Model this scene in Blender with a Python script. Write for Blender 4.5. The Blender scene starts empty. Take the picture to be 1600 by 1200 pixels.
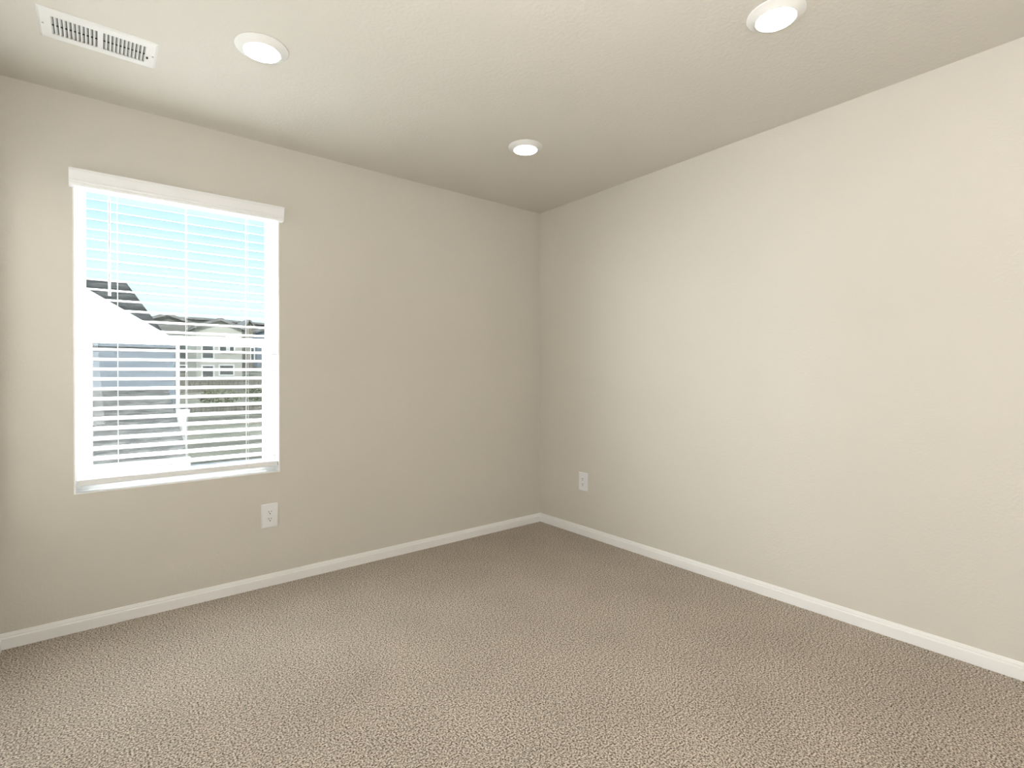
import bpy, bmesh, math, random
from mathutils import Vector, Matrix

S = bpy.context.scene
COL = S.collection
random.seed(7)

# ------------------------------------------------------------------ camera
def make_camera():
    F = Vector((math.sin(0.67453) * math.cos(-0.00276), math.cos(0.67453) * math.cos(-0.00276), math.sin(-0.00276)))
    R0 = Vector((math.cos(0.67453), -math.sin(0.67453), 0))
    U0 = R0.cross(F)
    ro = -0.00195
    R = R0 * math.cos(ro) + U0 * math.sin(ro)
    U = -R0 * math.sin(ro) + U0 * math.cos(ro)
    cd = bpy.data.cameras.new('camera')
    cd.sensor_width = 36
    cd.sensor_fit = 'HORIZONTAL'
    cd.lens = 808.734 / 1600 * 36
    cd.shift_y = -12.686 / 1600
    cd.clip_start = 0.02
    cd.clip_end = 600
    co = bpy.data.objects.new('camera', cd)
    COL.objects.link(co)
    m = Matrix((R, U, -F)).transposed().to_4x4()
    m.translation = Vector((-2.7422, -3.0728, 1.1645))
    co.matrix_world = m
    S.camera = co
make_camera()

# ------------------------------------------------------------------ light
S.view_settings.view_transform = 'Standard'
S.view_settings.look = 'None'
S.view_settings.gamma = 1.0
S.view_settings.use_curve_mapping = False
S.view_settings.exposure = 0.12

SKY_STRENGTH = 1.5
ZENITH_EXTRA = 0.3
SUN_STRENGTH = 3.4
REAR_FILL_POWER = 35.0
CEILING_FILL_POWER = 34.0
FILL_LEFT_POWER = 340.0
FILL_RIGHT_POWER = 560.0
FILL_ABOVE_POWER = 640.0
FILL_BELOW_POWER = 1350.0
LAMP_EMISSION = 10.0

w = bpy.data.worlds.new('sky')
S.world = w
w.use_nodes = True
nt = w.node_tree
nt.nodes.clear()
out = nt.nodes.new('ShaderNodeOutputWorld')
bg = nt.nodes.new('ShaderNodeBackground')
tc = nt.nodes.new('ShaderNodeTexCoord')
sp = nt.nodes.new('ShaderNodeSeparateXYZ')
rp = nt.nodes.new('ShaderNodeValToRGB')
nt.links.new(tc.outputs['Generated'], sp.inputs[0])
nt.links.new(sp.outputs['Z'], rp.inputs[0])
cr = rp.color_ramp
cr.elements[0].position = 0.0
cr.elements[0].color = (0.55, 0.55, 0.53, 1)
cr.elements[1].position = 0.02
cr.elements[1].color = (0.68, 0.69, 0.69, 1)
for pos, c in ((0.10, (0.54, 0.655, 0.66, 1)), (0.18, (0.45, 0.635, 0.655, 1)), (0.30, (0.375, 0.575, 0.64, 1)), (0.7, (0.74, 0.86, 1.0, 1))):
    e = cr.elements.new(pos)
    e.color = c
nt.links.new(rp.outputs[0], bg.inputs['Color'])
zs = nt.nodes.new('ShaderNodeMapRange')     # sky strength raised overhead, out of view, for added light
zs.interpolation_type = 'SMOOTHSTEP'
zs.inputs['From Min'].default_value = 0.32
zs.inputs['From Max'].default_value = 0.62
zs.inputs['To Min'].default_value = SKY_STRENGTH
zs.inputs['To Max'].default_value = SKY_STRENGTH + ZENITH_EXTRA
nt.links.new(sp.outputs['Z'], zs.inputs['Value'])
nt.links.new(zs.outputs[0], bg.inputs['Strength'])
nt.links.new(bg.outputs[0], out.inputs['Surface'])

sun = bpy.data.lights.new('sun', 'SUN')
sun.energy = SUN_STRENGTH
sun.angle = math.radians(0.6)
sun.color = (1.0, 0.96, 0.9)
so = bpy.data.objects.new('sun', sun)
COL.objects.link(so)
so.rotation_euler = Vector((0.30, 0.72, -0.62)).to_track_quat('-Z', 'Y').to_euler()

def area(name, loc, direction, sx, sy, power, color):
    l = bpy.data.lights.new(name, 'AREA')
    l.shape = 'RECTANGLE'
    l.size = sx
    l.size_y = sy
    l.energy = power
    l.color = color
    o = bpy.data.objects.new(name, l)
    COL.objects.link(o)
    o.location = loc
    o.rotation_euler = Vector(direction).to_track_quat('-Z', 'Y').to_euler()
    return o
# added fill lamp behind the camera, as if from a daylit landing
area('rear_fill', (-2.98, -3.85, 1.35), (1, 0.45, 0.08), 1.2, 1.5, REAR_FILL_POWER, (1.0, 0.98, 0.94))
# added unseen fill lamp facing straight up, brightening the room off the ceiling
area('ceiling_fill', (-2.6, -2.95, 1.45), (0, 0, 1), 0.5, 0.3, CEILING_FILL_POWER, (1.0, 0.985, 0.95))
# added unseen fill lamps outside the window, strengthening its daylight from four sides
area('window_fill_left', (-3.75, 0.95, 1.6), (1.35, -0.95, -0.2), 1.2, 1.4, FILL_LEFT_POWER, (0.97, 0.99, 1.0))
area('window_fill_right', (-1.0, 0.95, 1.6), (-1.35, -0.95, -0.2), 1.2, 1.4, FILL_RIGHT_POWER, (0.97, 0.99, 1.0))
area('window_fill_above', (-2.4, 0.95, 3.1), (0, -0.7, -1.2), 1.8, 1.0, FILL_ABOVE_POWER, (0.93, 0.98, 1.0))
area('window_fill_below', (-2.4, 0.9, 0.0), (0, -0.6, 1), 1.8, 1.0, FILL_BELOW_POWER, (0.93, 0.98, 1.0))

# ------------------------------------------------------------------ materials
def new_mat(name):
    m = bpy.data.materials.new(name)
    m.use_nodes = True
    n = m.node_tree
    return m, n, n.nodes['Principled BSDF']

def paint(name, color, rough=0.5, bump=0.0, scale=60.0, dist=0.002, spec=0.5, detail=3.0, metal=0.0, trans=0.0):
    m, n, b = new_mat(name)
    b.inputs['Base Color'].default_value = (*color, 1)
    b.inputs['Roughness'].default_value = rough
    b.inputs['Specular IOR Level'].default_value = spec
    b.inputs['Metallic'].default_value = metal
    t = n.nodes.new('ShaderNodeTexCoord')
    x = n.nodes.new('ShaderNodeTexNoise')
    x.inputs['Scale'].default_value = scale
    x.inputs['Detail'].default_value = detail
    n.links.new(t.outputs['Object'], x.inputs['Vector'])
    if bump:
        bp = n.nodes.new('ShaderNodeBump')
        bp.inputs['Strength'].default_value = bump
        bp.inputs['Distance'].default_value = dist
        n.links.new(x.outputs['Fac'], bp.inputs['Height'])
        n.links.new(bp.outputs[0], b.inputs['Normal'])
    else:
        r = n.nodes.new('ShaderNodeMapRange')
        r.inputs['To Min'].default_value = max(0.02, rough - 0.05)
        r.inputs['To Max'].default_value = rough + 0.05
        n.links.new(x.outputs['Fac'], r.inputs['Value'])
        n.links.new(r.outputs[0], b.inputs['Roughness'])
    if trans:
        tr = n.nodes.new('ShaderNodeBsdfTranslucent')
        tr.inputs['Color'].default_value = (*color, 1)
        mx = n.nodes.new('ShaderNodeMixShader')
        mx.inputs[0].default_value = trans
        n.links.new(b.outputs[0], mx.inputs[1])
        n.links.new(tr.outputs[0], mx.inputs[2])
        n.links.new(mx.outputs[0], n.nodes['Material Output'].inputs['Surface'])
    return m

def emit(name, color, strength):
    m, n, b = new_mat(name)
    b.inputs['Base Color'].default_value = (0.9, 0.9, 0.88, 1)
    b.inputs['Emission Color'].default_value = (*color, 1)
    b.inputs['Emission Strength'].default_value = strength
    return m

def speckle(name, c1, c2, scale, bump=0.3, dist=0.004, rough=0.9, lo=0.35, hi=0.65, stretch=(1, 1, 1), big=None):
    """two-colour noise material with matching bump"""
    m, n, b = new_mat(name)
    b.inputs['Roughness'].default_value = rough
    b.inputs['Specular IOR Level'].default_value = 0.15
    t = n.nodes.new('ShaderNodeTexCoord')
    mp = n.nodes.new('ShaderNodeMapping')
    mp.inputs['Scale'].default_value = stretch
    x = n.nodes.new('ShaderNodeTexNoise')
    x.inputs['Scale'].default_value = scale
    x.inputs['Detail'].default_value = 2.5
    x.inputs['Roughness'].default_value = 0.65
    r = n.nodes.new('ShaderNodeValToRGB')
    r.color_ramp.elements[0].position = lo
    r.color_ramp.elements[0].color = (*c1, 1)
    r.color_ramp.elements[1].position = hi
    r.color_ramp.elements[1].color = (*c2, 1)
    n.links.new(t.outputs['Object'], mp.inputs[0])
    n.links.new(mp.outputs[0], x.inputs['Vector'])
    n.links.new(x.outputs['Fac'], r.inputs[0])
    col = r.outputs[0]
    if big:
        y = n.nodes.new('ShaderNodeTexNoise')
        y.inputs['Scale'].default_value = big[0]
        y.inputs['Detail'].default_value = 2
        n.links.new(t.outputs['Object'], y.inputs['Vector'])
        mr = n.nodes.new('ShaderNodeMapRange')
        mr.inputs['From Min'].default_value = 0.3
        mr.inputs['From Max'].default_value = 0.7
        mr.inputs['To Min'].default_value = 1 - big[1]
        mr.inputs['To Max'].default_value = 1 + big[1]
        n.links.new(y.outputs['Fac'], mr.inputs['Value'])
        vm = n.nodes.new('ShaderNodeVectorMath')
        vm.operation = 'SCALE'
        n.links.new(col, vm.inputs[0])
        n.links.new(mr.outputs[0], vm.inputs['Scale'])
        col = vm.outputs[0]
    n.links.new(col, b.inputs['Base Color'])
    bp = n.nodes.new('ShaderNodeBump')
    bp.inputs['Strength'].default_value = bump
    bp.inputs['Distance'].default_value = dist
    n.links.new(x.outputs['Fac'], bp.inputs['Height'])
    n.links.new(bp.outputs[0], b.inputs['Normal'])
    return m

WALL_C = (0.678, 0.645, 0.588)
M_WALL = paint('wall_paint', WALL_C, 0.62, bump=0.35, scale=95, dist=0.0022, spec=0.35, detail=2.0)
M_CEIL = paint('ceiling_paint', (0.71, 0.68, 0.625), 0.75, bump=0.45, scale=70, dist=0.003, spec=0.25, detail=2.5)
M_TRIM = paint('trim_enamel', (0.91, 0.91, 0.91), 0.35, spec=0.45)
M_VINYL = paint('white_vinyl', (0.90, 0.90, 0.90), 0.4)
M_SLAT = paint('blind_slat_white', (0.72, 0.72, 0.72), 0.45)
M_VAL = paint('valance_white', (0.89, 0.90, 0.915), 0.45)
M_CORD = paint('white_cord', (0.9, 0.9, 0.88), 0.8)
M_WAND = paint('wand_plastic', (0.84, 0.87, 0.91), 0.3)
M_PLATE = paint('white_plate_plastic', (0.87, 0.88, 0.90), 0.35)
M_HOLE = paint('dark_slot', (0.03, 0.028, 0.025), 0.8)
M_METAL = paint('white_powder_coat', (0.86, 0.86, 0.85), 0.45)
M_DUCT = paint('duct_interior', (0.22, 0.22, 0.22), 0.8)
M_FIN = paint('louver_grey_white', (0.62, 0.62, 0.61), 0.5)
M_TRIMRING = paint('lamp_trim_white', (0.86, 0.86, 0.85), 0.5)
M_LENS = emit('lamp_lens', (1.0, 0.97, 0.90), LAMP_EMISSION)
M_GASKET = paint('black_gasket', (0.03, 0.03, 0.035), 0.7)
M_SCREW = paint('screw_grey', (0.45, 0.45, 0.44), 0.4, metal=0.6)
M_CARPET = speckle('carpet_pile', (0.125, 0.098, 0.072), (0.79, 0.70, 0.605), 165, bump=1.0, dist=0.006, rough=1.0, lo=0.39, hi=0.61, big=(3.0, 0.05))

def glass_mat():
    m, n, b = new_mat('window_glass')
    n.nodes.remove(b)
    t = n.nodes.new('ShaderNodeBsdfTransparent')
    t.inputs['Color'].default_value = (0.97, 0.985, 0.98, 1)
    g = n.nodes.new('ShaderNodeBsdfGlossy')
    g.inputs['Roughness'].default_value = 0.02
    mx = n.nodes.new('ShaderNodeMixShader')
    fr = n.nodes.new('ShaderNodeFresnel')
    fr.inputs['IOR'].default_value = 1.45
    mu = n.nodes.new('ShaderNodeMath')
    mu.operation = 'MULTIPLY'
    mu.inputs[1].default_value = 0.4
    n.links.new(fr.outputs[0], mu.inputs[0])
    n.links.new(mu.outputs[0], mx.inputs[0])
    n.links.new(t.outputs[0], mx.inputs[1])
    n.links.new(g.outputs[0], mx.inputs[2])
    n.links.new(mx.outputs[0], n.nodes['Material Output'].inputs['Surface'])
    return m
M_GLASS = glass_mat()

def mesh_mat():
    """fine insect screen, seen as an even half-open veil"""
    m, n, b = new_mat('insect_mesh')
    b.inputs['Base Color'].default_value = (0.02, 0.02, 0.02, 1)
    b.inputs['Roughness'].default_value = 0.7
    t = n.nodes.new('ShaderNodeBsdfTransparent')
    mx = n.nodes.new('ShaderNodeMixShader')
    mx.inputs[0].default_value = 0.36
    n.links.new(t.outputs[0], mx.inputs[1])
    n.links.new(b.outputs[0], mx.inputs[2])
    n.links.new(mx.outputs[0], n.nodes['Material Output'].inputs['Surface'])
    return m
M_MESH = mesh_mat()

def siding_mat(name, c, pitch=0.18, vertical=False):
    m, n, b = new_mat(name)
    b.inputs['Roughness'].default_value = 0.7
    t = n.nodes.new('ShaderNodeTexCoord')
    wv = n.nodes.new('ShaderNodeTexWave')
    wv.bands_direction = 'X' if vertical else 'Z'
    wv.wave_profile = 'SAW'
    wv.inputs['Scale'].default_value = 0.314 / pitch
    n.links.new(t.outputs['Object'], wv.inputs['Vector'])
    bp = n.nodes.new('ShaderNodeBump')
    bp.inputs['Strength'].default_value = 0.6
    bp.inputs['Distance'].default_value = 0.012
    n.links.new(wv.outputs['Fac'], bp.inputs['Height'])
    n.links.new(bp.outputs[0], b.inputs['Normal'])
    b.inputs['Base Color'].default_value = (*c, 1)
    return m
M_BLUE = siding_mat('blue_grey_siding', (0.19, 0.225, 0.275))
M_GABLE = paint('gable_glare_white', (0.82, 0.83, 0.84), 0.6)  # overexposed glare on the upper siding, put into the colour as white
M_TAN = siding_mat('pale_stucco_siding', (0.50, 0.485, 0.44))
M_GREYS = siding_mat('grey_siding', (0.19, 0.185, 0.17))
M_DARKW = paint('dark_window_pane', (0.08, 0.09, 0.09), 0.15)
M_SHING = speckle('dark_asphalt_shingle', (0.022, 0.024, 0.024), (0.060, 0.062, 0.060), 6, bump=0.5, dist=0.01, stretch=(0.6, 3.0, 3.0))
M_SHING2 = speckle('grey_asphalt_shingle', (0.07, 0.07, 0.068), (0.24, 0.235, 0.225), 7, bump=0.5, dist=0.01, stretch=(0.5, 2.2, 2.2))
M_SHING3 = speckle('weathered_shingle', (0.16, 0.155, 0.15), (0.27, 0.265, 0.26), 2.5, bump=0.3, dist=0.01, stretch=(0.6, 2.0, 2.0))
M_WHITE = paint('white_exterior_trim', (0.80, 0.80, 0.80), 0.5)
M_GROUND = speckle('dry_yard_ground', (0.115, 0.108, 0.082), (0.27, 0.26, 0.20), 0.5, bump=0.2, dist=0.05, stretch=(0.35, 1.5, 1), lo=0.4, hi=0.6)
M_CONC = speckle('pale_concrete', (0.46, 0.46, 0.45), (0.60, 0.60, 0.585), 2.0, bump=0.1, dist=0.01)
M_FENCE = speckle('fence_board', (0.16, 0.145, 0.12), (0.30, 0.275, 0.235), 3, stretch=(5, 1, 0.4))
M_ROCK = speckle('pinkish_boulder', (0.40, 0.34, 0.30), (0.60, 0.52, 0.47), 5, bump=0.6, dist=0.05)
M_SHRUB = speckle('shrub_leaves', (0.06, 0.08, 0.035), (0.20, 0.21, 0.10), 6, bump=0.8, dist=0.05)

# ------------------------------------------------------------------ mesh helpers
def box(bm, x0, x1, y0, y1, z0, z1):
    vs = [bm.verts.new(c) for c in ((x0, y0, z0), (x1, y0, z0), (x1, y1, z0), (x0, y1, z0), (x0, y0, z1), (x1, y0, z1), (x1, y1, z1), (x0, y1, z1))]
    for f in ((0, 3, 2, 1), (4, 5, 6, 7), (0, 1, 5, 4), (1, 2, 6, 5), (2, 3, 7, 6), (3, 0, 4, 7)):
        bm.faces.new([vs[i] for i in f])
    return vs

def prism(bm, pts, axis, a, b):
    """polygon pts (u, v) extruded along axis from a to b; axis 0: (y,z), 1: (x,z), 2: (x,y)"""
    def P(u, v, t):
        return ((t, u, v), (u, t, v), (u, v, t))[axis]
    A = [bm.verts.new(P(u, v, a)) for u, v in pts]
    B = [bm.verts.new(P(u, v, b)) for u, v in pts]
    bm.faces.new(A)
    bm.faces.new(B[::-1])
    n = len(pts)
    for i in range(n):
        j = (i + 1) % n
        bm.faces.new((A[j], A[i], B[i], B[j]))

def tube(bm, p, q, r, seg=10, cap=True):
    p, q = Vector(p), Vector(q)
    d = (q - p).normalized()
    u = d.orthogonal().normalized()
    v = d.cross(u)
    A, B = [], []
    for i in range(seg):
        a = 2 * math.pi * i / seg
        o = (u * math.cos(a) + v * math.sin(a)) * r
        A.append(bm.verts.new(p + o))
        B.append(bm.verts.new(q + o))
    for i in range(seg):
        j = (i + 1) % seg
        bm.faces.new((A[i], A[j], B[j], B[i]))
    if cap:
        bm.faces.new(A[::-1])
        bm.faces.new(B)

def lathe(bm, prof, cx, cy, seg=48):
    """profile [(r, z)] turned about the vertical axis; r = 0 closes to a point"""
    rings = []
    for r, z in prof:
        if r < 1e-6:
            rings.append([bm.verts.new((cx, cy, z))])
        else:
            rings.append([bm.verts.new((cx + r * math.cos(2 * math.pi * i / seg), cy + r * math.sin(2 * math.pi * i / seg), z)) for i in range(seg)])
    for a, b in zip(rings, rings[1:]):
        for i in range(seg):
            j = (i + 1) % seg
            if len(a) == 1 and len(b) == 1:
                continue
            if len(a) == 1:
                bm.faces.new((a[0], b[j], b[i]))
            elif len(b) == 1:
                bm.faces.new((a[i], a[j], b[0]))
            else:
                bm.faces.new((a[i], a[j], b[j], b[i]))

def ring(bm, x0, x1, z0, z1, t, y0, y1, tb=None, tt=None):
    """rectangular frame in the xz plane made of mitred bars (t sides, tb bottom, tt top)"""
    tb = t if tb is None else tb
    tt = t if tt is None else tt
    O = [(x0, z0), (x1, z0), (x1, z1), (x0, z1)]
    I = [(x0 + t, z0 + tb), (x1 - t, z0 + tb), (x1 - t, z1 - tt), (x0 + t, z1 - tt)]
    vs = {}
    for k, L in (('o', O), ('i', I)):
        for i, (x, z) in enumerate(L):
            for j, y in enumerate((y0, y1)):
                vs[k, i, j] = bm.verts.new((x, y, z))
    for i in range(4):
        n = (i + 1) % 4
        bm.faces.new((vs['o', i, 0], vs['o', n, 0], vs['i', n, 0], vs['i', i, 0]))
        bm.faces.new((vs['o', n, 1], vs['o', i, 1], vs['i', i, 1], vs['i', n, 1]))
        bm.faces.new((vs['o', n, 0], vs['o', i, 0], vs['o', i, 1], vs['o', n, 1]))
        bm.faces.new((vs['i', i, 0], vs['i', n, 0], vs['i', n, 1], vs['i', i, 1]))

def make(name, bm, mat, parent=None, bevel=0.0, smooth=False, segs=2):
    bmesh.ops.recalc_face_normals(bm, faces=bm.faces[:])
    me = bpy.data.meshes.new(name)
    bm.to_mesh(me)
    bm.free()
    me.materials.append(mat)
    o = bpy.data.objects.new(name, me)
    COL.objects.link(o)
    if parent is not None:
        o.parent = parent
        o.matrix_parent_inverse = parent.matrix_basis.inverted()
    if bevel:
        b = o.modifiers.new('bevel', 'BEVEL')
        b.width = bevel
        b.segments = segs
        b.limit_method = 'ANGLE'
    if smooth:
        for p in me.polygons:
            p.use_smooth = True
    return o

def tag(o, label=None, cat=None, group=None, kind=None):
    if label:
        o['label'] = label
    if cat:
        o['category'] = cat
    if group:
        o['group'] = group
    if kind:
        o['kind'] = kind
    return o

def empty(name, loc):
    o = bpy.data.objects.new(name, None)
    o.location = loc
    o.empty_display_size = 0.05
    COL.objects.link(o)
    return o

def copy_tree(o, parent=None):
    c = o.copy()
    COL.objects.link(c)
    if parent is not None:
        c.parent = parent
    for ch in [x for x in bpy.data.objects if x.parent == o]:
        copy_tree(ch, c)
    return c

def nb():
    return bmesh.new()

# ------------------------------------------------------------------ room shell
H = 2.44
XL = -3.078                      # side wall; the room runs on behind the camera to y = -4.6
WX0, WX1, WZ0, WZ1 = -2.830, -1.949, 0.6225, 2.085

bm = nb()
box(bm, XL - 0.12, WX0, 0, 0.16, -0.3, H + 0.3)
box(bm, WX1, 0.12, 0, 0.16, -0.3, H + 0.3)
box(bm, WX0, WX1, 0, 0.16, -0.3, WZ0)
box(bm, WX0, WX1, 0, 0.16, WZ1, H + 0.3)
tag(make('wall_left', bm, M_WALL), 'beige textured wall with the window in it', None, None, 'structure')
bm = nb()
box(bm, 0, 0.12, -4.6, 0, -0.3, H + 0.3)
tag(make('wall_right', bm, M_WALL), 'plain beige textured wall right of the corner', None, None, 'structure')
bm = nb()
box(bm, XL - 0.12, XL, -4.6, 0, -0.3, H + 0.3)
tag(make('wall_side', bm, M_WALL), 'beige wall just outside the left edge', None, None, 'structure')
bm = nb()
box(bm, XL - 0.12, 0.12, -4.72, -4.6, -0.3, H + 0.3)
tag(make('wall_rear', bm, M_WALL), None, None, None, 'structure')
bm = nb()
box(bm, XL - 0.12, 0.12, -4.72, 0.16, H, H + 0.3)
tag(make('ceiling', bm, M_CEIL), 'beige textured ceiling', None, None, 'structure')
bm = nb()
box(bm, XL - 0.12, 0.12, -4.72, 0.16, -0.3, 0.0)
tag(make('floor', bm, M_CARPET), 'beige cut-pile carpet floor', None, None, 'structure')

# baseboards: flat board, cove and thin top lip
BP = [(0, 0), (0.0125, 0), (0.0125, 0.043), (0.0118, 0.046), (0.0085, 0.049), (0.0080, 0.056), (0.0062, 0.059), (0.0055, 0.063), (0.004, 0.066), (0.0, 0.066)]
bm = nb()
prism(bm, [(-d, z) for d, z in BP], 0, XL, 0)
tag(make('baseboard_left', bm, M_TRIM), 'white moulded baseboard under the window wall', None, None, 'structure')
bm = nb()
prism(bm, [(-d, z) for d, z in BP], 1, -4.6, 0)
tag(make('baseboard_right', bm, M_TRIM), 'white moulded baseboard along the right wall', None, None, 'structure')
bm = nb()
prism(bm, [(XL + d, z) for d, z in BP], 1, -4.6, 0)
tag(make('baseboard_side', bm, M_TRIM), None, None, None, 'structure')

# ------------------------------------------------------------------ window
win = empty('window_1', ((WX0 + WX1) / 2, 0.10, WZ0))
tag(win, 'white vinyl single-hung window behind the blind', None, None, 'structure')
bm = nb()                        # white sill and returns; daylight on the returns is put into their colour
T = 0.006
ring(bm, WX0, WX1, WZ0, WZ1, T, -0.0015, 0.088)
make('whitened_returns', bm, M_VINYL, win)
bm = nb()
ring(bm, WX0 + T, WX1 - T, WZ0 + T, WZ1 - T, 0.024, 0.072, 0.155, tb=0.032, tt=0.018)
make('outer_frame', bm, M_VINYL, win, bevel=0.002)
fx0, fx1 = WX0 + 0.030, WX1 - 0.030
fz0, fz1 = WZ0 + 0.038, WZ1 - 0.024
bm = nb()
ring(bm, fx0 - 0.002, fx1 + 0.002, 1.322, fz1 + 0.002, 0.016, 0.108, 0.136, tb=0.04, tt=0.018)
us = make('upper_sash', bm, M_VINYL, win, bevel=0.002)
bm = nb()
box(bm, fx0 + 0.012, fx1 - 0.012, 0.119, 0.123, 1.355, fz1 - 0.010)
make('glass_pane', bm, M_GLASS, us)
bm = nb()
ring(bm, fx0 - 0.002, fx1 + 0.002, fz0 - 0.002, 1.366, 0.0385, 0.078, 0.1065, tb=0.024, tt=0.042)
ls = make('lower_sash', bm, M_VINYL, win, bevel=0.002)
bm = nb()
box(bm, fx0 + 0.033, fx1 - 0.033, 0.090, 0.094, fz0 + 0.018, 1.33)
make('glass_pane', bm, M_GLASS, ls)
bm = nb()                        # dark glazing gaskets round both panes
ring(bm, fx0 + 0.0355, fx1 - 0.0355, fz0 + 0.021, 1.3255, 0.0025, 0.087, 0.089)
make('glazing_gasket', bm, M_GASKET, ls)
bm = nb()
ring(bm, fx0 + 0.013, fx1 - 0.013, 1.361, fz1 - 0.015, 0.002, 0.116, 0.118)
make('glazing_gasket', bm, M_GASKET, us)
for lx in (-2.62, -2.17):
    bm = nb()
    box(bm, lx - 0.028, lx + 0.028, 0.072, 0.104, 1.366, 1.374)
    prism(bm, [(lx - 0.012, 1.374), (lx + 0.030, 1.374), (lx + 0.026, 1.382), (lx - 0.008, 1.384)], 1, 0.076, 0.098)
    make('sash_lock', bm, M_VINYL, ls, bevel=0.0015)
scr = empty('insect_screen', ((WX0 + WX1) / 2, 0.145, WZ0))
scr.parent = win
scr.matrix_parent_inverse = win.matrix_basis.inverted()
bm = nb()
ring(bm, fx0, fx1, fz0, 1.345, 0.014, 0.141, 0.149)
make('screen_frame', bm, M_VINYL, scr)
bm = nb()
vs = [bm.verts.new(c) for c in ((fx0 + 0.012, 0.145, fz0 + 0.012), (fx1 - 0.012, 0.145, fz0 + 0.012), (fx1 - 0.012, 0.145, 1.335), (fx0 + 0.012, 0.145, 1.335))]
bm.faces.new(vs)
make('screen_mesh', bm, M_MESH, scr)

# ------------------------------------------------------------------ blind
bl = empty('window_blind', ((WX0 + WX1) / 2, 0.03, WZ1))
tag(bl, 'white horizontal slatted blind with moulded valance hanging in the window', 'blind')
# valance with crown-like profile
VP = [(-0.001, 2.014), (-0.040, 2.014), (-0.043, 2.016), (-0.0455, 2.022), (-0.0455, 2.0285), (-0.0500, 2.0305), (-0.0515, 2.035), (-0.0515, 2.0395), (-0.0495, 2.041), (-0.0505, 2.052),
      (-0.0535, 2.066), (-0.0560, 2.076), (-0.0585, 2.0785), (-0.0585, 2.088), (-0.0560, 2.090), (-0.001, 2.090)]
bm = nb()
prism(bm, VP, 0, -2.842, -1.936)
make('valance', bm, M_VAL, bl)
sx0, sx1 = -2.8205, -1.9585
bm = nb()
box(bm, sx0, sx1, 0.004, 0.060, 2.026, 2.075)
make('headrail', bm, M_VINYL, bl, bevel=0.0015)
TILT = math.radians(15.7)
PITCH = 0.0466
Z_TOP = 1.985
YC = 0.036
NS = 28
def slat_mesh(bm, z):
    w, t, k = 0.0250, 0.0024, 10
    A, B = [], []
    top, botm = [], []
    for i in range(k + 1):
        u = -1 + 2 * i / k
        s = u * w
        crown = 0.0006 * (1 - u * u)
        th = t / 2 * (0.8 if abs(u) > 0.99 else 1)
        top.append((s, crown + th))
        botm.append((s, crown - th))
    prof = top + botm[::-1]
    c, sn = math.cos(TILT), math.sin(TILT)
    pts = [(YC + s * c - h * sn, z + s * sn + h * c) for s, h in prof]
    prism(bm, pts, 0, sx0, sx1)
for i in range(NS):
    bm = nb()
    slat_mesh(bm, Z_TOP - i * PITCH)
    make('slat', bm, M_SLAT, bl)
RZ0, RZ1 = 0.6555, 0.684
bm = nb()
box(bm, sx0, sx1, YC - 0.0245, YC + 0.0245, RZ0, RZ1)
make('bottom_rail', bm, M_VAL, bl, bevel=0.003)
rail = [o for o in bpy.data.objects if o.name == 'bottom_rail'][0]
bm = nb()
box(bm, sx1 - 0.001, sx1 + 0.004, YC - 0.022, YC + 0.022, RZ0 + 0.003, RZ1 - 0.003)
make('end_cap', bm, M_SCREW, rail)
for lx in (-2.668, -2.388, -2.107):
    bm = nb()
    for yy in (YC - 0.0262, YC + 0.0262):
        tube(bm, (lx, yy, RZ1 - 0.002), (lx, yy, 2.028), 0.0005, 6)
    for i in range(NS):
        z = Z_TOP - i * PITCH - 0.0024
        dz = 0.0262 * math.tan(TILT)
        tube(bm, (lx, YC - 0.0262, z - dz), (lx, YC + 0.0262, z + dz), 0.0004, 5)
    make('ladder_cord', bm, M_CORD, bl)
    bm = nb()
    tube(bm, (lx + 0.003, YC - 0.0240, RZ0 + 0.012), (lx + 0.003, YC - 0.0268, RZ0 + 0.012), 0.0065, 14)
    tube(bm, (lx + 0.003, YC - 0.0265, RZ0 + 0.010), (lx + 0.003, YC - 0.0295, RZ0 + 0.010), 0.0035, 10)
    make('cord_button', bm, M_VINYL, rail, bevel=0.0006)
bm = nb()
tube(bm, (-2.699, -0.006, 1.540), (-2.699, -0.006, 1.985), 0.0050, 6)
tube(bm, (-2.699, -0.006, 1.536), (-2.699, -0.006, 1.556), 0.0060, 12)
tube(bm, (-2.699, -0.006, 1.980), (-2.699, -0.002, 2.012), 0.0022, 8)
tube(bm, (-2.699, -0.004, 2.005), (-2.699, 0.010, 2.028), 0.0028, 8)
make('tilt_wand', bm, M_WAND, bl)

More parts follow.
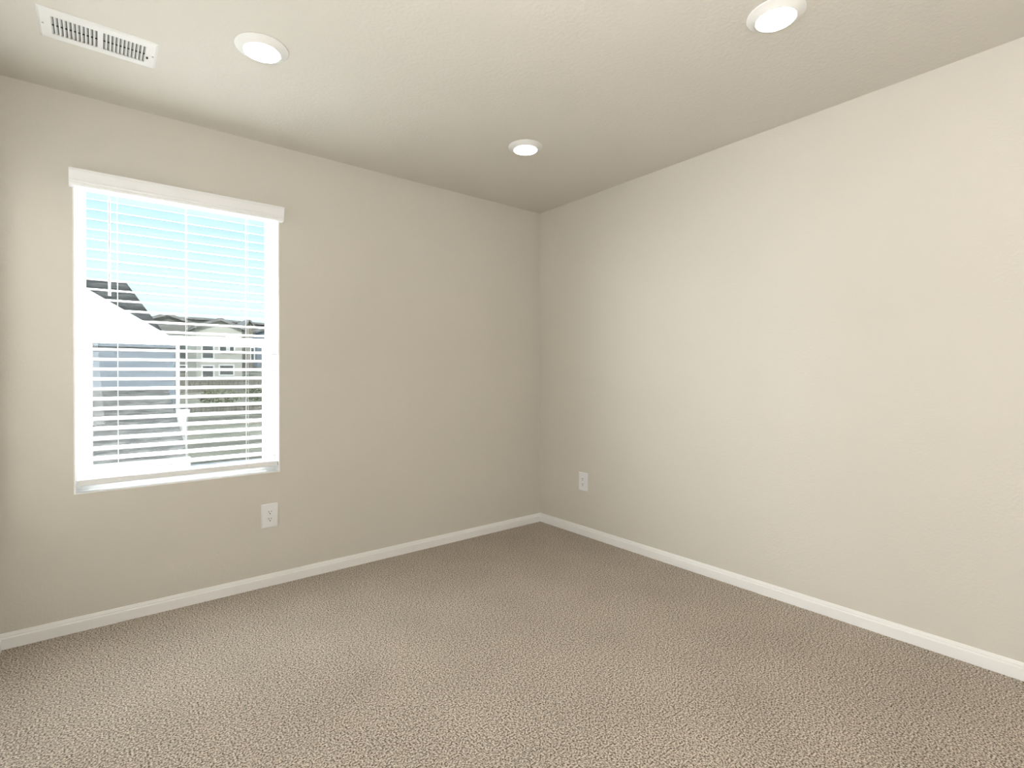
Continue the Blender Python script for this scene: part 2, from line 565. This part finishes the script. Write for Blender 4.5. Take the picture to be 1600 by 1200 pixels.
# ------------------------------------------------------------------ outlets
def outlet(name, loc, rz):
    """duplex receptacle built facing -Y around the origin"""
    r = empty(name, (0, 0, 0))
    bm = nb()
    prism(bm, [(-0.0435, 0), (0.0435, 0), (0.0435, 0.001), (0.0400, 0.0052), (-0.0400, 0.0052), (-0.0435, 0.001)], 0, 0, 0.0001)
    bm.free()
    bm = nb()
    W, Hh = 0.0435, 0.0665
    a = [bm.verts.new((x, 0, z)) for x, z in ((-W, -Hh), (W, -Hh), (W, Hh), (-W, Hh))]
    b = [bm.verts.new((x, -0.0025, z)) for x, z in ((-W, -Hh), (W, -Hh), (W, Hh), (-W, Hh))]
    i = 0.004
    c = [bm.verts.new((x, -0.0060, z)) for x, z in ((-W + i, -Hh + i), (W - i, -Hh + i), (W - i, Hh - i), (-W + i, Hh - i))]
    for p, q in ((a, b), (b, c)):
        for k in range(4):
            j = (k + 1) % 4
            bm.faces.new((p[k], p[j], q[j], q[k]))
    bm.faces.new(c)
    bm.faces.new(a[::-1])
    make('cover_plate', bm, M_PLATE, r, bevel=0.0008)
    bm = nb()
    tube(bm, (0, -0.0055, 0), (0, -0.0072, 0), 0.0032, 14)
    make('screw', bm, M_PLATE, r)
    for dz in (0.0195, -0.0195):
        bm = nb()
        pts = []
        for k in range(32):
            an = 2 * math.pi * k / 32
            x, z = 0.0172 * math.cos(an), 0.0172 * math.sin(an)
            pts.append((x, dz + max(-0.0143, min(0.0143, z))))
        prism(bm, pts, 1, -0.0085, -0.004)
        f = make('receptacle', bm, M_PLATE, r, bevel=0.0006)
        bm = nb()
        box(bm, -0.0077, -0.0052, -0.0088, -0.0060, dz - 0.0005, dz + 0.0085)
        box(bm, 0.0052, 0.0075, -0.0088, -0.0060, dz + 0.0005, dz + 0.0080)
        tube(bm, (0, -0.0060, dz - 0.0072), (0, -0.0088, dz - 0.0072), 0.0030, 12)
        make('socket_holes', bm, M_HOLE, f)
    r.location = loc
    r.rotation_euler = (0, 0, rz)
    return r
o1 = outlet('power_outlet', (-2.0035, 0, 0.387), 0)
tag(o1, 'white duplex power outlet low on the wall below the window', 'outlet', 'duplex wall outlets')
o2 = copy_tree(o1)
o2.location = (0, -0.4695, 0.3875)
o2.rotation_euler = (0, 0, -math.pi / 2)
o2['label'] = 'white duplex power outlet low on the right wall near the corner'

# ------------------------------------------------------------------ recessed lamps
def downlight(loc):
    r = empty('ceiling_light', (0, 0, 0))
    bm = nb()
    lathe(bm, [(0.0, 0.0), (0.0965, 0.0), (0.0965, -0.0022), (0.0945, -0.0040), (0.0900, -0.0052), (0.0720, -0.0150), (0.0685, -0.0185), (0.0660, -0.0190), (0.0655, -0.0175), (0.0, -0.0175)], 0, 0, 72)
    make('trim_ring', bm, M_TRIMRING, r, smooth=True)
    bm = nb()
    lathe(bm, [(0.0655, -0.0170), (0.0655, -0.0185), (0.0600, -0.0202), (0.045, -0.0215), (0.025, -0.0222), (0.0, -0.0225)], 0, 0, 72)
    make('lens', bm, M_LENS, r, smooth=True)
    r.location = loc
    return r
l1 = downlight((-2.238, -0.884, H))
G = 'round recessed ceiling lights'
tag(l1, 'round white recessed ceiling light beside the air vent', 'ceiling light', G)
for (x, y), lab in (((-0.866, -0.852), 'round white recessed ceiling light nearest the far corner'),
                    ((-0.858, -2.221), 'round white recessed ceiling light cut by the top edge, near the right wall')):
    c = copy_tree(l1)
    c.location = (x, y, H)
    c['label'] = lab

# ------------------------------------------------------------------ ceiling air vent
VX0, VX1, VY0, VY1 = -2.908, -2.554, -0.666, -0.461
vent = empty('ceiling_vent', ((VX0 + VX1) / 2, (VY0 + VY1) / 2, H))
tag(vent, 'white metal ceiling air vent with two rows of louvers above the window', 'air vent')
vcx, vcy = (VX0 + VX1) / 2, (VY0 + VY1) / 2
FX0, FX1 = VX0 + 0.036, VX1 - 0.036       # slotted field
FY0, FY1 = vcy - 0.061, vcy + 0.061
bm = nb()
# stamped plate: outer lip, raised field, slots left open
slots = []
half = (FX1 - FX0 - 0.013) / 2
n_s = 11
pitch = half / n_s
for side in (0, 1):
    xs = FX0 if side == 0 else FX0 + half + 0.013
    for i in range(n_s):
        slots.append((xs + i * pitch + 0.0015, xs + i * pitch + 0.0015 + pitch * 0.68, side))
zb = H - 0.006
xs = sorted(s[0] for s in slots) + []
cur = FX0 - 0.012
edges = [FX0 - 0.012]
for a, b, s in slots:
    box(bm, edges[-1], a, FY0, FY1, zb, zb + 0.0012)
    edges.append(b)
box(bm, edges[-1], FX1 + 0.012, FY0, FY1, zb, zb + 0.0012)
def sloped(x0, x1, y0, y1, X0, X1, Y0, Y1, za, zc):
    """picture-frame band from inner rectangle (za) to outer rectangle (zc)"""
    i = [bm.verts.new(c) for c in ((x0, y0, za), (x1, y0, za), (x1, y1, za), (x0, y1, za))]
    o = [bm.verts.new(c) for c in ((X0, Y0, zc), (X1, Y0, zc), (X1, Y1, zc), (X0, Y1, zc))]
    for k in range(4):
        j = (k + 1) % 4
        bm.faces.new((i[k], i[j], o[j], o[k]))
sloped(FX0 - 0.012, FX1 + 0.012, FY0, FY1, VX0 + 0.008, VX1 - 0.008, VY0 + 0.008, VY1 - 0.008, zb, zb + 0.0004)
sloped(VX0 + 0.008, VX1 - 0.008, VY0 + 0.008, VY1 - 0.008, VX0, VX1, VY0, VY1, zb + 0.0004, H - 0.0015)
sloped(VX0, VX1, VY0, VY1, VX0, VX1, VY0, VY1, H - 0.0015, H)
make('face_plate', bm, M_METAL, vent)
bm = nb()
box(bm, FX0 - 0.006, FX1 + 0.006, FY0 - 0.002, FY1 + 0.002, H - 0.0012, H - 0.0006)
make('duct_opening', bm, M_DUCT, vent)
for a, b, s in slots:            # curved fins pressed back from each slot
    bm = nb()
    lean = -1 if s == 0 else 1
    x = a if s == 0 else b
    k = 0.0040
    pts = [(x, zb + 0.0010), (x - lean * k * 0.35, zb + 0.0024), (x - lean * k * 0.95, zb + 0.0044), (x - lean * k * 0.95, zb + 0.0038), (x - lean * k * 0.1, zb + 0.0012)]
    prism(bm, pts, 1, FY0, FY1)
    make('louver', bm, M_FIN, vent)
bm = nb()
box(bm, FX0, FX1, vcy - 0.0045, vcy + 0.0045, zb + 0.0020, zb + 0.0030)
make('damper_rod', bm, M_HOLE, vent)
bm = nb()
tube(bm, (FX1 + 0.0045, vcy + 0.016, zb), (FX1 + 0.0045, vcy + 0.016, zb - 0.006), 0.0035, 10)
make('damper_knob', bm, M_HOLE, vent)
for x in (VX0 + 0.014, VX1 - 0.014):
    bm = nb()
    tube(bm, (x, vcy, zb), (x, vcy, zb - 0.0014), 0.0033, 12)
    make('screw', bm, M_SCREW, vent)

# ------------------------------------------------------------------ outside the window
def terrain_z(y):
    return -2.6 + (y - 0.2) * 0.0829 if y < 60 else terrain_z(59.99)
bm = nb()
rows = []
for j in range(41):
    y = 0.4 + j * 1.7
    rows.append([bm.verts.new((-40 + i * 3.0, y, terrain_z(min(y, 59)) + 0.12 * math.sin(i * 1.3 + j * 0.7))) for i in range(41)])
for j in range(40):
    for i in range(40):
        bm.faces.new((rows[j][i], rows[j][i + 1], rows[j + 1][i + 1], rows[j + 1][i]))
tag(make('ground_outside', bm, M_GROUND), 'olive-brown yard and hillside outside the window', None, None, 'structure')

def ext_part(name, bm, mat, parent, **k):
    return make(name, bm, mat, parent, **k)

# next-door house: gable whitened for glare, blue-grey siding, dark hip roof behind, shingled porch roof
ng = empty('neighbor_house', (-6.0, 8.0, terrain_z(8)))
tag(ng, 'blue-grey neighbouring house with glare-whitened gable and dark shingle roof', 'house')
gz = terrain_z(8) - 0.3
bm = nb()
box(bm, -12, -1.66, 8.0, 11.2, gz, 1.78)
ext_part('siding_wall', bm, M_BLUE, ng)
bm = nb()
box(bm, -1.65, -1.59, 7.975, 8.06, gz, 1.76)
ext_part('corner_board', bm, M_WHITE, ng)
def rake_z(x):
    return 1.95 + (-1.88 - x) * 0.640
bm = nb()
prism(bm, [(-12, 1.745), (-1.58, 1.745), (-1.58, rake_z(-1.58)), (-5.5, rake_z(-5.5)), (-12, rake_z(-5.5))], 1, 7.95, 8.02)
ext_part('gable', bm, M_GABLE, ng)
bm = nb()                        # hip roof behind the gable
e = 0.0
A = [(-1.64, 7.96, 1.62), (-1.64, 11.3, 1.62), (-12, 11.3, 1.62), (-12, 7.96, 1.62)]
ridge = [(-2.32, 9.62, 3.01), (-12, 9.62, 3.01)]
va = [bm.verts.new(c) for c in A]
vr = [bm.verts.new(c) for c in ridge]
bm.faces.new((va[0], va[1], vr[0]))
bm.faces.new((va[3], va[0], vr[0], vr[1]))
bm.faces.new((va[1], va[2], vr[1], vr[0]))
bm.faces.new(va[::-1])
bm.faces.new((va[2], va[3], vr[1]))
ext_part('hip_roof', bm, M_SHING, ng)
bm = nb()                        # lower porch roof sloping towards us
prism(bm, [(8.0, 0.95), (8.0, 0.85), (5.25, -0.03), (5.25, 0.06)], 0, -12, -1.78)
ext_part('porch_roof', bm, M_SHING2, ng)
bm = nb()
box(bm, -12, -1.76, 5.17, 5.27, -0.42, 0.05)
ext_part('porch_fascia', bm, M_CONC, ng)
bm = nb()
box(bm, -1.74, -1.62, 6.9, 7.02, terrain_z(7) - 0.3, 0.56)
box(bm, -1.76, -1.57, 6.86, 7.06, 0.54, 0.60)
ext_part('porch_post', bm, M_WHITE, ng)

# pale house across the yard
def far_house(name, label, x0, x1, y, zb, ze, zp, mat, roof, wins, depth=4.5, o=0.15):
    q = (y + 3.07) / 43.07          # sizes are given for a distance of 40 m
    X = lambda v: -2.742 + (v + 2.742) * q
    Z = lambda v: 1.1645 + (v - 1.1645) * q
    x0, x1, zb, ze, zp = X(x0), X(x1), Z(zb), Z(ze), Z(zp)
    wins = [(X(a), X(b), Z(c), Z(d)) for a, b, c, d in wins]
    r = empty(name, ((x0 + x1) / 2, y, zb))
    tag(r, label, 'house')
    bm = nb()
    xm = (x0 + x1) / 2
    prism(bm, [(x0, zb - 2), (x1, zb - 2), (x1, ze), (xm, zp), (x0, ze)], 1, y, y + depth)
    make('wall', bm, mat, r)
    bm = nb()
    s = (zp - ze) / (x1 - xm)
    prism(bm, [(x0 - o, ze - o * s), (xm, zp), (x1 + o, ze - o * s), (x1 + o, ze - o * s + 0.22), (xm, zp + 0.22), (x0 - o, ze - o * s + 0.22)], 1, y - 0.3, y + depth + 0.3)
    make('roof', bm, roof, r)
    for a, b, c, d in wins:
        bm = nb()
        ring(bm, a, b, c, d, 0.10, y - 0.06, y + 0.05)
        f = make('window', bm, M_WHITE, r)
        bm = nb()
        box(bm, a + 0.08, b - 0.08, y - 0.02, y + 0.02, c + 0.08, d - 0.08)
        make('pane', bm, M_DARKW, f)
    return r
far_house('gabled_house', 'pale gabled house across the yard, seen through the blind', 2.75, 5.72, 40, 0.5, 4.55, 5.15, M_TAN, M_SHING3,
          [(3.05, 3.90, 2.3, 3.4), (4.15, 4.75, 2.75, 3.35), (4.80, 5.25, 2.75, 3.35), (4.15, 5.20, 1.1, 1.95), (3.05, 3.90, 0.9, 1.9)])
far_house('grey_house', 'grey house between the neighbouring house and the gabled one', -0.5, 2.55, 48, 0.6, 4.75, 5.3, M_GREYS, M_SHING3,
          [(1.6, 2.2, 2.2, 3.4), (0.6, 1.2, 2.2, 3.4), (1.6, 2.2, 0.9, 1.9)])
far_house('brown_house', 'narrow dark house right of the pale gabled one', 5.95, 6.45, 48, 0.6, 4.9, 5.25, M_FENCE, M_SHING3, [(6.25, 6.6, 2.2, 3.3)])
far_house('blue_house', 'light blue house at the right edge of the window view', 6.75, 12.5, 55, 0.5, 4.4, 5.6, M_BLUE, M_SHING3, [(7.8, 8.8, 2.2, 3.3), (10, 11, 2.2, 3.3)])
far_house('wide_roof_house', 'wide grey-roofed house farthest behind the others', -8, 14, 63, 0.8, 4.75, 5.15, M_GREYS, M_SHING3, [], o=0.3)

def fence(name, label, x0, x1, y, h):
    r = empty(name, (x0, y, terrain_z(y)))
    tag(r, label, 'fence')
    z = terrain_z(y)
    bm = nb()
    x = x0
    while x < x1:
        box(bm, x, x + 0.19, y - 0.012, y + 0.012, z - 0.3, z + h)
        x += 0.2
    make('fence_boards', bm, M_FENCE, r)
    bm = nb()
    for zz in (0.25, h - 0.25):
        box(bm, x0, x1, y - 0.06, y - 0.015, z + zz, z + zz + 0.09)
    make('fence_rails', bm, M_FENCE, r)
fence('yard_fence', 'weathered wooden fence crossing the yard near the far houses', -1.0, 14, 33, 0.9)
fence('yard_fence', 'lower wooden fence crossing the yard nearer our window', -0.5, 12, 24.5, 0.35)

# concrete drive in front
bm = nb()
y0, y1 = 10.2, 13.0
for (xa, xb, ya, yb) in ((-1.2, 1.35, 9.0, 13.6),):
    vs = [bm.verts.new((x, y, terrain_z(y) + 0.18)) for x, y in ((xa, ya), (xb, ya), (xb + 0.5, yb), (xa, yb))]
    v2 = [bm.verts.new(v.co - Vector((0, 0, 0.3))) for v in vs]
    bm.faces.new(vs)
    bm.faces.new(v2[::-1])
    for i in range(4):
        j = (i + 1) % 4
        bm.faces.new((vs[j], vs[i], v2[i], v2[j]))
tag(make('concrete_drive', bm, M_CONC), 'pale concrete drive below the window', 'driveway')

def boulder(x, y, s, label):
    bm = nb()
    bmesh.ops.create_icosphere(bm, subdivisions=3, radius=1)
    rnd = random.Random(int(x * 100))
    for v in bm.verts:
        n = v.co.copy()
        f = 1 + 0.12 * math.sin(5 * n.x + 2) + 0.10 * math.sin(7 * n.y) + rnd.uniform(-0.02, 0.02)
        v.co = Vector((x + n.x * s * 1.5 * f, y + n.y * s * f, terrain_z(y) + 0.1 + n.z * s * 0.6 * f))
    return tag(make('boulder', bm, M_ROCK), label, 'rock', 'boulders in the yard')
for x, y, sc, lab in ((2.2, 20.5, 0.26, 'pinkish boulder in the yard, largest of the row'), (3.05, 21.0, 0.20, 'small boulder second from the left of the row'),
                      (3.8, 21.3, 0.20, 'boulder in the middle of the row'), (4.6, 20.4, 0.26, 'boulder second from the right of the row'), (1.3, 20.6, 0.15, 'smallest boulder at the left end of the row')):
    boulder(x, y, sc, lab)

def shrub(x, y, s, label):
    bm = nb()
    rnd = random.Random(int(x * 77 + y))
    zc = terrain_z(y) + s * 0.5
    for i in range(260):
        d = Vector((rnd.gauss(0, 1), rnd.gauss(0, 1), rnd.gauss(0, 0.8))).normalized() * s * rnd.uniform(0.5, 1)
        c = Vector((x, y, zc)) + Vector((d.x * 1.4, d.y, d.z * 0.7))
        a = Vector((rnd.uniform(-1, 1), rnd.uniform(-1, 1), rnd.uniform(-1, 1))).normalized() * s * 0.14
        b = a.orthogonal().normalized() * s * 0.09
        bm.faces.new([bm.verts.new(c + a), bm.verts.new(c + b), bm.verts.new(c - a), bm.verts.new(c - b)])
    return tag(make('shrub', bm, M_SHRUB), label, 'shrub', 'low shrubs in the yard')
shrub(2.2, 27.5, 0.7, 'low shrub in the yard, left of three')
shrub(4.6, 28.5, 0.8, 'low shrub in the yard, middle of three')
shrub(6.6, 30.5, 0.9, 'low shrub in the yard, right of three')
